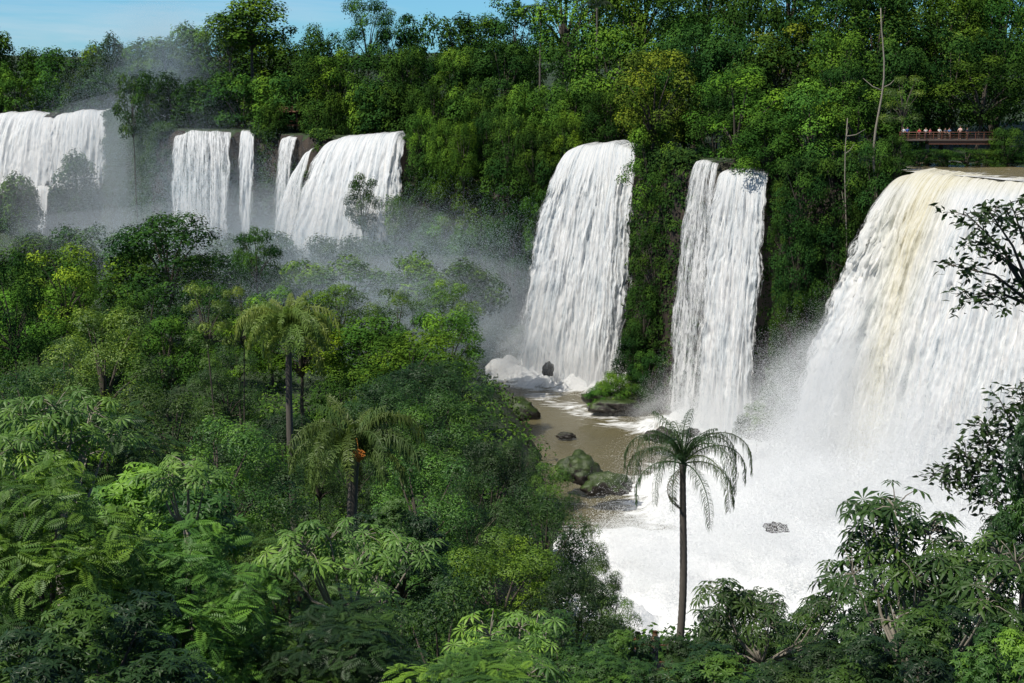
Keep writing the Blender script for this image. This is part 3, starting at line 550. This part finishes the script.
def snag(label,px,py0,d,rad,br=3,seed=0,spread=3.0,amp=.5):
    rng=random.Random(seed); a=at(px,py0,d); g=tz(a.x,a.y)-.2; root=empty('bare_tree',(a.x,a.y,g)); tag(root,label,'tree'); H=a.z-g
    mb=MB(); z=np.linspace(0,H,14); mb.tube(np.stack([amp*np.sin(z*.25*13/H*3+seed),0*z,z],-1),np.linspace(rad,rad*.3,14),7,flat=True); link('trunk',mb.mesh('trunk'),PALEBARK,root)
    for i in range(br):
        mb=MB(); t=rng.uniform(.6,.97); s=np.array((amp*math.sin(t*9.75+seed),0,t*H)); e=s+np.array((rng.uniform(-1,1),rng.uniform(-.3,.3),rng.uniform(.3,1)))*spread; mb.tube([s,s*.5+e*.5+np.array((0,0,-.1*spread)),e],[rad*.4,rad*.28,rad*.1],5)
        link('branch',mb.mesh('branch'),PALEBARK,root)
snag('tall straight pale bare trunk left of the walkway',884,8,213,.26,3,1); snag('crooked pale trunk leaning over the wall right of the middle waterfall',850,118,211,.2,6,2)
tree(OPEN,905,76,52,46,212,OL,'sparse small tree with pale branches left of the walkway')
# ------------------------------------------------------------------ undergrowth
def spans_ok(x,y,z):
    px=512+F*x/y; ok=np.ones(len(x),bool)
    for a,b,d0,d1 in ((568,640,240,285),(693,772,210,245),(900,1400,150,230),(328,410,290,330),(276,318,300,340),(172,258,325,360),(-60,112,430,470)):
        ok&=~((a<px)&(px<b)&(d0<y)&(y<d1)&(z>36))
    return ok
def clumps(name,label,xy,rad,per,size,col,seed):
    rng=np.random.default_rng(seed); x,y=xy; z=terrain(x,y); k=spans_ok(x,y,z)&(z>.3); x,y,z=x[k],y[k],z[k]; n=len(x)
    r=rng.uniform(*rad,n); m=(per*(r/rad[1])**2).astype(int)+5; idx=np.repeat(np.arange(n),m); M=len(idx); u_=unit(rng,M); u_[:,2]=np.abs(u_[:,2])*1.1-.2
    P=np.stack([x,y,z],-1)[idx]+u_*r[idx][:,None]*rng.uniform(.6,1.1,M)[:,None]; N=u_*.75+np.array((-.15,-.2,.35))+rng.normal(size=(M,3))*.3; t=np.clip(rng.normal(.4,.22,n)[idx]+rng.normal(size=M)*.12,0,1)
    V,Q=scatter(D,P,frames(N,down=.5,rng=rng),size*rng.uniform(.6,1.3,M))
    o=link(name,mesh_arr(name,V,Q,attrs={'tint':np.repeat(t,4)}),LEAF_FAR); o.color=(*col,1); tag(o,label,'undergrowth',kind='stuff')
rg=np.random.default_rng(3); segL=np.hypot(*(CL[3:23]-CL[2:22]).T); cum=np.concatenate([[0],np.cumsum(segL)])
s=rg.uniform(0,cum[-1],13000); i=np.clip(np.searchsorted(cum,s)-1,0,len(segL)-1); t=((s-cum[i])/segL[i])[:,None]; a=CL[2+i];b=CL[3+i]; p=a+(b-a)*t; n_=np.stack([b[:,1]-a[:,1],-(b[:,0]-a[:,0])],-1); n_/=np.linalg.norm(n_,axis=1)[:,None]; p=p+n_*rg.uniform(-2,5.5,13000)[:,None]
clumps('cliff_vegetation','dense dark creepers and shrubs covering the cliff walls between the falls',(p[:,0],p[:,1]),(1.0,2.2),55,.6,(.032,.066,.017),3)
y=rg.uniform(90,430,3500); clumps('valley_undergrowth','low green undergrowth carpeting the valley floor below the left falls',(px2x(rg.uniform(-20,610,3500),y),y),(1.4,3.2),60,.6,(.055,.11,.025),4)
y=rg.uniform(12,120,4200); clumps('slope_undergrowth','shaded undergrowth on the near slope beneath the canopy',(px2x(rg.uniform(-60,1090,4200),y),y),(.6,1.8),70,.34,(.032,.07,.018),5)
# ------------------------------------------------------------------ rocks
def lumpy(name,r,k1,k2,seed,sub=4,floor=-.4):
    bm=bmesh.new(); bmesh.ops.create_icosphere(bm,subdivisions=sub,radius=1); me=bpy.data.meshes.new(name); bm.to_mesh(me); bm.free()
    n=len(me.vertices); c=np.zeros(n*3); me.vertices.foreach_get('co',c); c=c.reshape(-1,3)
    k=1+k1*fbm(c[:,0]*1.6+c[:,2]+5,c[:,1]*1.6+c[:,2]*.7+5,seed)+k2*fbm(c[:,0]*5+9,c[:,1]*5+c[:,2]*4+9,seed+3)
    c[:,2]=np.maximum(c[:,2],floor); c=c*k[:,None]*np.array(r); me.vertices.foreach_set('co',c.ravel()); me.polygons.foreach_set('use_smooth',np.ones(len(me.polygons),bool)); me.update(); return me
def rock(label,px,py,d,sx,sy,sz,moss,seed):
    o=link('rock',lumpy('rock',(sx,sy,sz),.5,.25,seed),ROCK); o.location=at(px,py,d); o.color=(1,moss,1,1); tag(o,label,'rock')
rock('dark mossy boulder at the left edge of the brown pool',517,417,236,3.8,3,2.8,1.1,1)
rock('small dark rock at the foot of the central waterfall',548,371,256,1.0,1.0,1.6,.2,2)
rock('mossy rock shelf at the foot of the wall between the central falls',612,403,240,4.6,4,1.9,.8,3)
rock('wet dark rock below the middle right waterfall',662,437,212,2.4,1.6,1.4,.3,4)
rock('smaller dark wet rock in the foam right of the wet dark rock',690,434,213,1.2,1.0,.9,.2,14)
rock('dark rocky outcrop right of the middle right waterfall foot',766,428,207,3.6,3.4,2.6,1.1,5)
rock('grey rock just breaking through the white spray',776,528,157,1.3,.9,.7,.1,6)
rock('mossy green mound in the shallow pool, right one',608,486,186,3.0,2.4,2.0,1.7,7); rock('mossy green mound in the pool, left one by the trees',580,474,192,3.2,2.4,2.6,1.7,8)
rock('low dark rock awash in the brown pool',566,436,222,1.4,1,.6,.3,15)
rock('dark rock notch splitting the far left falls',56,115,457,1.6,2,1.0,.6,9)
# ------------------------------------------------------------------ walkway, shelter, people
def mat_simple(name,c1,c2,sc=3,rough=.6):
    m,nt,out=newmat(name); g=nd(nt,'ShaderNodeTexCoord'); n=noise(nt,sc,4,.6,g.outputs['Object']); p=nd(nt,'ShaderNodeBsdfPrincipled'); p.inputs['Roughness'].default_value=rough
    nt.links.new(mixc(nt,n,c1,c2),p.inputs['Base Color']); nt.links.new(p.outputs[0],out.inputs[0]); return m
RUST=mat_simple('rusty_red_steel',(.10,.04,.025),(.26,.11,.07)); WOOD=mat_simple('brown_wood',(.07,.032,.018),(.16,.075,.04)); CONC=mat_simple('weathered_concrete',(.08,.06,.05),(.16,.12,.1))
a=at(897,139,222); b=at(999,139,222); DZ=a.z; W=b.x-a.x
wk=empty('viewing_walkway',(a.x,222,DZ)); tag(wk,'rust red railed viewing walkway above the right waterfall','walkway')
m=MB(); m.box((W/2,0,-.12),(W,2.4,.2)); link('deck',m.mesh('deck',False),CONC,wk)
for sy in (-.9,.9):
    m=MB(); m.box((W/2+1.5,sy,-.5),(W*.6,.25,.54)); link('beam',m.mesh('beam',False),RUST,wk)
post=None
for i in range(13):
    if post is None: m=MB(); m.box((0,0,.5),(.09,.08,1.0)); post=m.mesh('railing_post',False)
    p=link('railing_post',post,RUST,wk); p.location=(W*i/12*.985+.1,-1.14,0)
for z in (.35,.7,1.08):
    m=MB(); m.tube([(0,-1.14,z),(W,-1.14,z)],[.06 if z>1 else .03]*2,6); link('handrail',m.mesh('handrail'),RUST,wk)
for i in range(4):
    x=W*(.3+.2*i); g=tz(a.x+x,222)-.5-DZ; m=MB(); m.tube([(0,0,g),(0,0,-.77)],[.32,.3],10); p=link('support_pillar',m.mesh('support_pillar',False),CONC,wk); p.location=(x,0,0)
def skin_mesh(verts,edges,rad,name,sub=1):
    me=bpy.data.meshes.new(name); me.from_pydata(verts,edges,[]); o=bpy.data.objects.new('t',me); COL.objects.link(o)
    o.modifiers.new('s','SKIN'); sv=me.skin_vertices[0].data
    for i,r in enumerate(rad): sv[i].radius=(r,r)
    sv[0].use_root=True
    s=o.modifiers.new('u','SUBSURF'); s.levels=sub; s.render_levels=sub
    dg=bpy.context.evaluated_depsgraph_get(); r=bpy.data.meshes.new_from_object(o.evaluated_get(dg)); bpy.data.objects.remove(o); r.name=name
    for p in r.polygons: p.use_smooth=True
    return r
def person_meshes(pose):
    if pose=='rail': el=[(-.27,-.12,1.18),(.27,-.12,1.18)]; wr=[(-.22,-.36,1.1),(.22,-.36,1.1)]
    elif pose=='photo': el=[(-.26,-.16,1.22),(.26,-.16,1.22)]; wr=[(-.08,-.3,1.52),(.08,-.3,1.52)]
    else: el=[(-.25,.02,1.14),(.26,-.02,1.14)]; wr=[(-.25,-.08,.9),(.27,-.1,.9)]
    fx=.04 if pose!='stand' else .08
    V=[(0,0,.96),(0,0,1.12),(0,.01,1.32),(0,.01,1.44),(0,0,1.53),(0,-.01,1.62),(0,0,1.71)]; E=[(i,i+1) for i in range(6)]; Rr=[.13,.12,.13,.10,.055,.095,.07]
    for s,sg in enumerate((-1,1)):
        n=len(V); w=Vector(wr[s]); e=Vector(el[s]); h=w+(w-e).normalized()*.1; V+=[(sg*.17,.01,1.41),tuple(e),tuple(w),tuple(h)]; E+=[(3,n),(n,n+1),(n+1,n+2),(n+2,n+3)]; Rr+=[.06,.045,.03,.035]
        n=len(V); V+=[(sg*.09,0,.9),(sg*.1,-fx*sg,.5),(sg*.1,.02-fx*sg*.5,.09),(sg*.11,-.14-fx*sg*.5,.04)]; E+=[(0,n),(n,n+1),(n+1,n+2),(n+2,n+3)]; Rr+=[.09,.06,.042,.04]
    body=skin_mesh(V,E,Rr,'body',2)
    sv=[V[0],V[1],V[2],V[3],V[7],V[8],V[15],V[16]]; se=[(0,1),(1,2),(2,3),(3,4),(4,5),(3,6),(6,7)]
    shirt=skin_mesh(sv,se,[.15,.145,.16,.12,.085,.065,.085,.065],'shirt')
    tv=[(0,0,.98),V[11],V[12],V[13],V[19],V[20],V[21]]; te=[(0,1),(1,2),(2,3),(0,4),(4,5),(5,6)]
    tr=skin_mesh(tv,te,[.15,.115,.085,.07,.115,.085,.07],'trousers')
    hair=skin_mesh([(0,.035,1.66),(0,.03,1.72),(0,.05,1.6)],[(0,1),(0,2)],[.1,.08,.08],'hair')
    for me in (body,shirt,tr,hair): me.materials.append(CLOTH)
    return body,shirt,tr,hair
PP={k:person_meshes(k) for k in ('rail','photo','stand')}
def person(loc,rz,pose,shirt,trousers,hair,label,s=1.0,skin=(.42,.24,.16)):
    r=empty('person',loc,rz); r.scale=(s,s,s); tag(r,label,'person')
    for me,c,n in zip(PP[pose],(skin,shirt,trousers,hair),('body','shirt','trousers','hair')):
        o=link(n,me,None,r); o.color=(*c,1)
shirts=[((.7,.7,.72),'white','rail',903),((.05,.1,.4),'blue','stand',908),((.5,.05,.05),'red','rail',921),((.75,.72,.7),'white','photo',925.5),((.65,.1,.12),'red','stand',931),((.8,.8,.8),'white','rail',941),((.06,.06,.08),'black','rail',945),((.1,.25,.5),'blue','photo',950),((.75,.5,.45),'pink','rail',962),((.02,.03,.06),'dark','stand',967)]
order=['leftmost','second from the left','third from the left','fourth from the left','fifth from the left','fifth from the right','fourth from the right','third from the right','second from the right','rightmost']
for i,(c,cn,po,px) in enumerate(shirts):
    p=at(px,139,221); person((p.x,221.1+(i%3)*.5,DZ-.02),random.uniform(-.7,.7),po,c,random.choice([(.03,.04,.08),(.1,.09,.07),(.02,.02,.02)]),random.choice([(.02,.015,.01),(.08,.05,.02)]),'person in a %s shirt at the walkway railing, %s'%(cn,order[i]),random.uniform(.95,1.14))
def lookout(px,d,label):
    p=at(px,640,d); g=tz(p.x,p.y); t=empty('viewing_platform',(p.x,d,g)); tag(t,label,'platform'); z=at(px,672,d).z-g
    m=MB(); m.box((0,0,z-.1),(2.4,2.0,.16)); link('deck',m.mesh('deck',False),WOOD,t)
    for sx in (-1.1,1.1):
        for sy in (-.9,.9): m=MB(); m.box((sx,sy,z/2+.4),(.1,.1,z+1.0)); link('post',m.mesh('post',False),WOOD,t)
    for sy in (-.9,.9): m=MB(); m.box((0,sy,z+.86),(2.06,.06,.06)); link('rail',m.mesh('rail',False),WOOD,t)
    return Vector((p.x,d,g+z-.02))
v=lookout(645,58,'small wooden lookout platform among the treetops left of the palm foot')
person(v+Vector((-.3,.3,0)),R(160),'stand',(.55,.2,.12),(.05,.05,.08),(.03,.02,.01),'person in an orange shirt on the lookout by the palm foot'); person(v+Vector((.45,.4,0)),R(200),'rail',(.6,.45,.3),(.05,.05,.08),(.1,.05,.02),'person in a tan shirt on the lookout by the palm foot')
p=at(298,124,346); g=43.4; sh=empty('lookout_shelter',(p.x,346,g)); tag(sh,'small brown roofed lookout shelter above the slender left waterfall','shelter')
m=MB(); m.box((0,0,1.2),(9,4,.3)); link('deck',m.mesh('deck',False),WOOD,sh)
for sx in (-4.1,0,4.1):
    for sy in (-1.7,1.7): m=MB(); m.box((0,0,2.2),(.25,.25,4.4)); q=link('post',m.mesh('post',False),WOOD,sh); q.location=(sx,sy,0)
m=MB(); m.add([(-5,-2.5,4.4),(5,-2.5,4.4),(5,2.5,4.4),(-5,2.5,4.4),(-5,0,5.7),(5,0,5.7)],[(0,1,5,4),(2,3,4,5),(0,3,2,1)]); link('roof',m.mesh('roof',False),WOOD,sh)
m=MB(); m.box((0,-1.9,2.2),(9,.1,.1)); link('railing',m.mesh('railing',False),WOOD,sh)
# ------------------------------------------------------------------ spray and mist
T3=(np.array([(.5,0,0),(-.3,.42,0),(-.3,-.42,0)]),np.array([(0,1,2)]))
def cloud(name,n,size,seed,mat,wisp=1.6):
    rng=np.random.default_rng(seed); q=rng.normal(size=(int(n*3),3))*.5; q=q[np.linalg.norm(q,axis=1)<1.5]
    k=fbm(q[:,0]*1.6+q[:,1]*.7+7,q[:,2]*1.6+q[:,1]*.9+3,seed,4); q=q[rng.random(len(q))<np.clip(.5+k*wisp,0,1)][:n]
    V,Q=scatter(T3,q,frames(unit(rng,len(q)),rng=rng),size*rng.uniform(.5,1.5,len(q))); me=mesh_arr(name,V,Q); me.materials.append(mat); return me
DENSE=[cloud('spray_cloud',200000,.0085,i,SPRAY) for i in (1,2)]; MED=[cloud('spray_cloud',180000,.0060,i,SPRAY,1.8) for i in (3,4)]; THIN=[cloud('mist_cloud',220000,.0029,i,MISTD,1.3) for i in (5,6)]
def spray(label,protos,blobs,name='spray'):
    for k,(px,py,d,r) in enumerate(blobs):
        o=link(name,protos[k%2],None); o.location=at(px,py,d); o.scale=r; o.rotation_euler=(0,0,0 if k%3 else math.pi); tag(o,label,'spray' if name=='spray' else 'mist',label,'stuff')
spray('white spray boiling up along the foot of the nearest waterfall',DENSE,[(800,478,191,(11,6,10)),(850,498,183,(13,7,11)),(915,512,176,(14,7,12)),(975,535,169,(13,7,12)),(1030,555,161,(13,7,13))])
spray('fine spray leaping off the left side of the nearest waterfall',MED,[(794,425,193,(8,5,10)),(816,385,193,(7,4,9)),(860,440,185,(11,5,12)),(905,455,180,(12,5,12)),(960,475,174,(12,5,13)),(842,355,192,(5,4,8)),(805,405,192,(6,5,8)),(825,450,190,(9,5,10))])
spray('bank of white spray drifting over the pool behind the lone palm',DENSE,[(740,535,165,(14,10,7)),(665,565,156,(9,8,5)),(800,505,175,(13,8,9)),(860,565,155,(16,8,9))])
spray('thin spray over the pool around the lone palm',MED,[(715,500,178,(13,8,7)),(640,550,160,(8,8,5)),(785,455,184,(12,8,9)),(900,590,148,(16,8,6)),(760,590,148,(14,7,5)),(750,475,188,(10,8,7))])
spray('spray at the foot of the middle right waterfall',MED,[(700,422,222,(9,5,7)),(735,428,215,(9,5,7)),(668,422,225,(6,4,4)),(715,405,220,(9,5,8))])
spray('spray at the foot of the central waterfall',MED,[(530,368,263,(8,5,8)),(585,376,256,(10,5,7)),(500,358,262,(9,5,7))])
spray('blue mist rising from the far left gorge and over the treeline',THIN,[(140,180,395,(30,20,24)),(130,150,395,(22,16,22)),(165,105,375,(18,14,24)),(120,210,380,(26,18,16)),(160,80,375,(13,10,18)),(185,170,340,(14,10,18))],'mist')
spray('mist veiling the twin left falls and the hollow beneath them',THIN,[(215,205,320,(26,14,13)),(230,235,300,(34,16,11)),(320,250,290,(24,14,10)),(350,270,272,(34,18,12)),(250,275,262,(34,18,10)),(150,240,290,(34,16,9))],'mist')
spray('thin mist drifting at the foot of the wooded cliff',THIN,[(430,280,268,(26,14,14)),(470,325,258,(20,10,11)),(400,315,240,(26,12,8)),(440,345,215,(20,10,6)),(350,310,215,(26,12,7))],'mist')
def puff(label,px,py,d,r,dens,seed=0):
    mt=mist_mat(dens,(.86,.93,1.0))
    o=link('mist_veil',lumpy('mist_veil',r,.3,.0,seed,3,-9),mt); o.location=at(px,py,d); tag(o,label,'mist',None,'stuff')
puff('smooth pale mist filling the far left gorge',135,185,395,(38,30,24),.007,1)
puff('smooth mist over the feet of the left falls and valley trees',270,252,295,(54,24,14),.009,4)
puff('smooth mist at the foot of the wooded cliff',430,312,252,(30,16,12),.010,6)
# ------------------------------------------------------------------ camera, world, sun
cam=bpy.data.cameras.new('camera'); co=bpy.data.objects.new('camera',cam); COL.objects.link(co); co.location=(0,0,CAMZ); co.rotation_euler=(R(90)-TH,0,0)
cam.sensor_width=36; cam.lens=F*36/1024; cam.clip_end=20000; cam.clip_start=.1; scene.camera=co
AZ=R(-128); EL=R(56)
w=bpy.data.worlds.new('World'); scene.world=w; w.use_nodes=True; nt=w.node_tree; bg=nt.nodes['Background']
sk=nd(nt,'ShaderNodeTexSky'); sk.sky_type='NISHITA'; sk.sun_disc=False; sk.sun_elevation=EL; sk.sun_rotation=AZ; sk.dust_density=.2; sk.ozone_density=3
tc=nd(nt,'ShaderNodeTexCoord'); sp=nd(nt,'ShaderNodeSeparateXYZ'); nt.links.new(tc.outputs['Generated'],sp.inputs[0])
hz=ramp(nt,sp.outputs[2],[(0,(.55,1.35,2.25)),(.12,(.7,1.0,1.35)),(.4,(.75,.88,1.0))]); sky=mixc(nt,1.0,sk.outputs[0],hz,'MULTIPLY')
n=noise(nt,2.6,6,.6,mapping(nt,tc.outputs['Generated'],(1,1,9)),.6); f=ramp(nt,n,[(.5,0.0),(.74,.55)])
c=mixc(nt,f,sky,(10,11,12)); nt.links.new(c,bg.inputs[0]); bg.inputs[1].default_value=.068
sl=bpy.data.lights.new('sun','SUN'); sl.energy=5; sl.angle=R(.5); sl.color=(1,.95,.85); so=bpy.data.objects.new('sun',sl); COL.objects.link(so)
dv=Vector((math.sin(AZ)*math.cos(EL),math.cos(AZ)*math.cos(EL),math.sin(EL))); so.rotation_euler=dv.to_track_quat('Z','Y').to_euler()
scene.view_settings.view_transform='Standard'; scene.view_settings.look='None'; scene.view_settings.exposure=0
print('trees',NT)
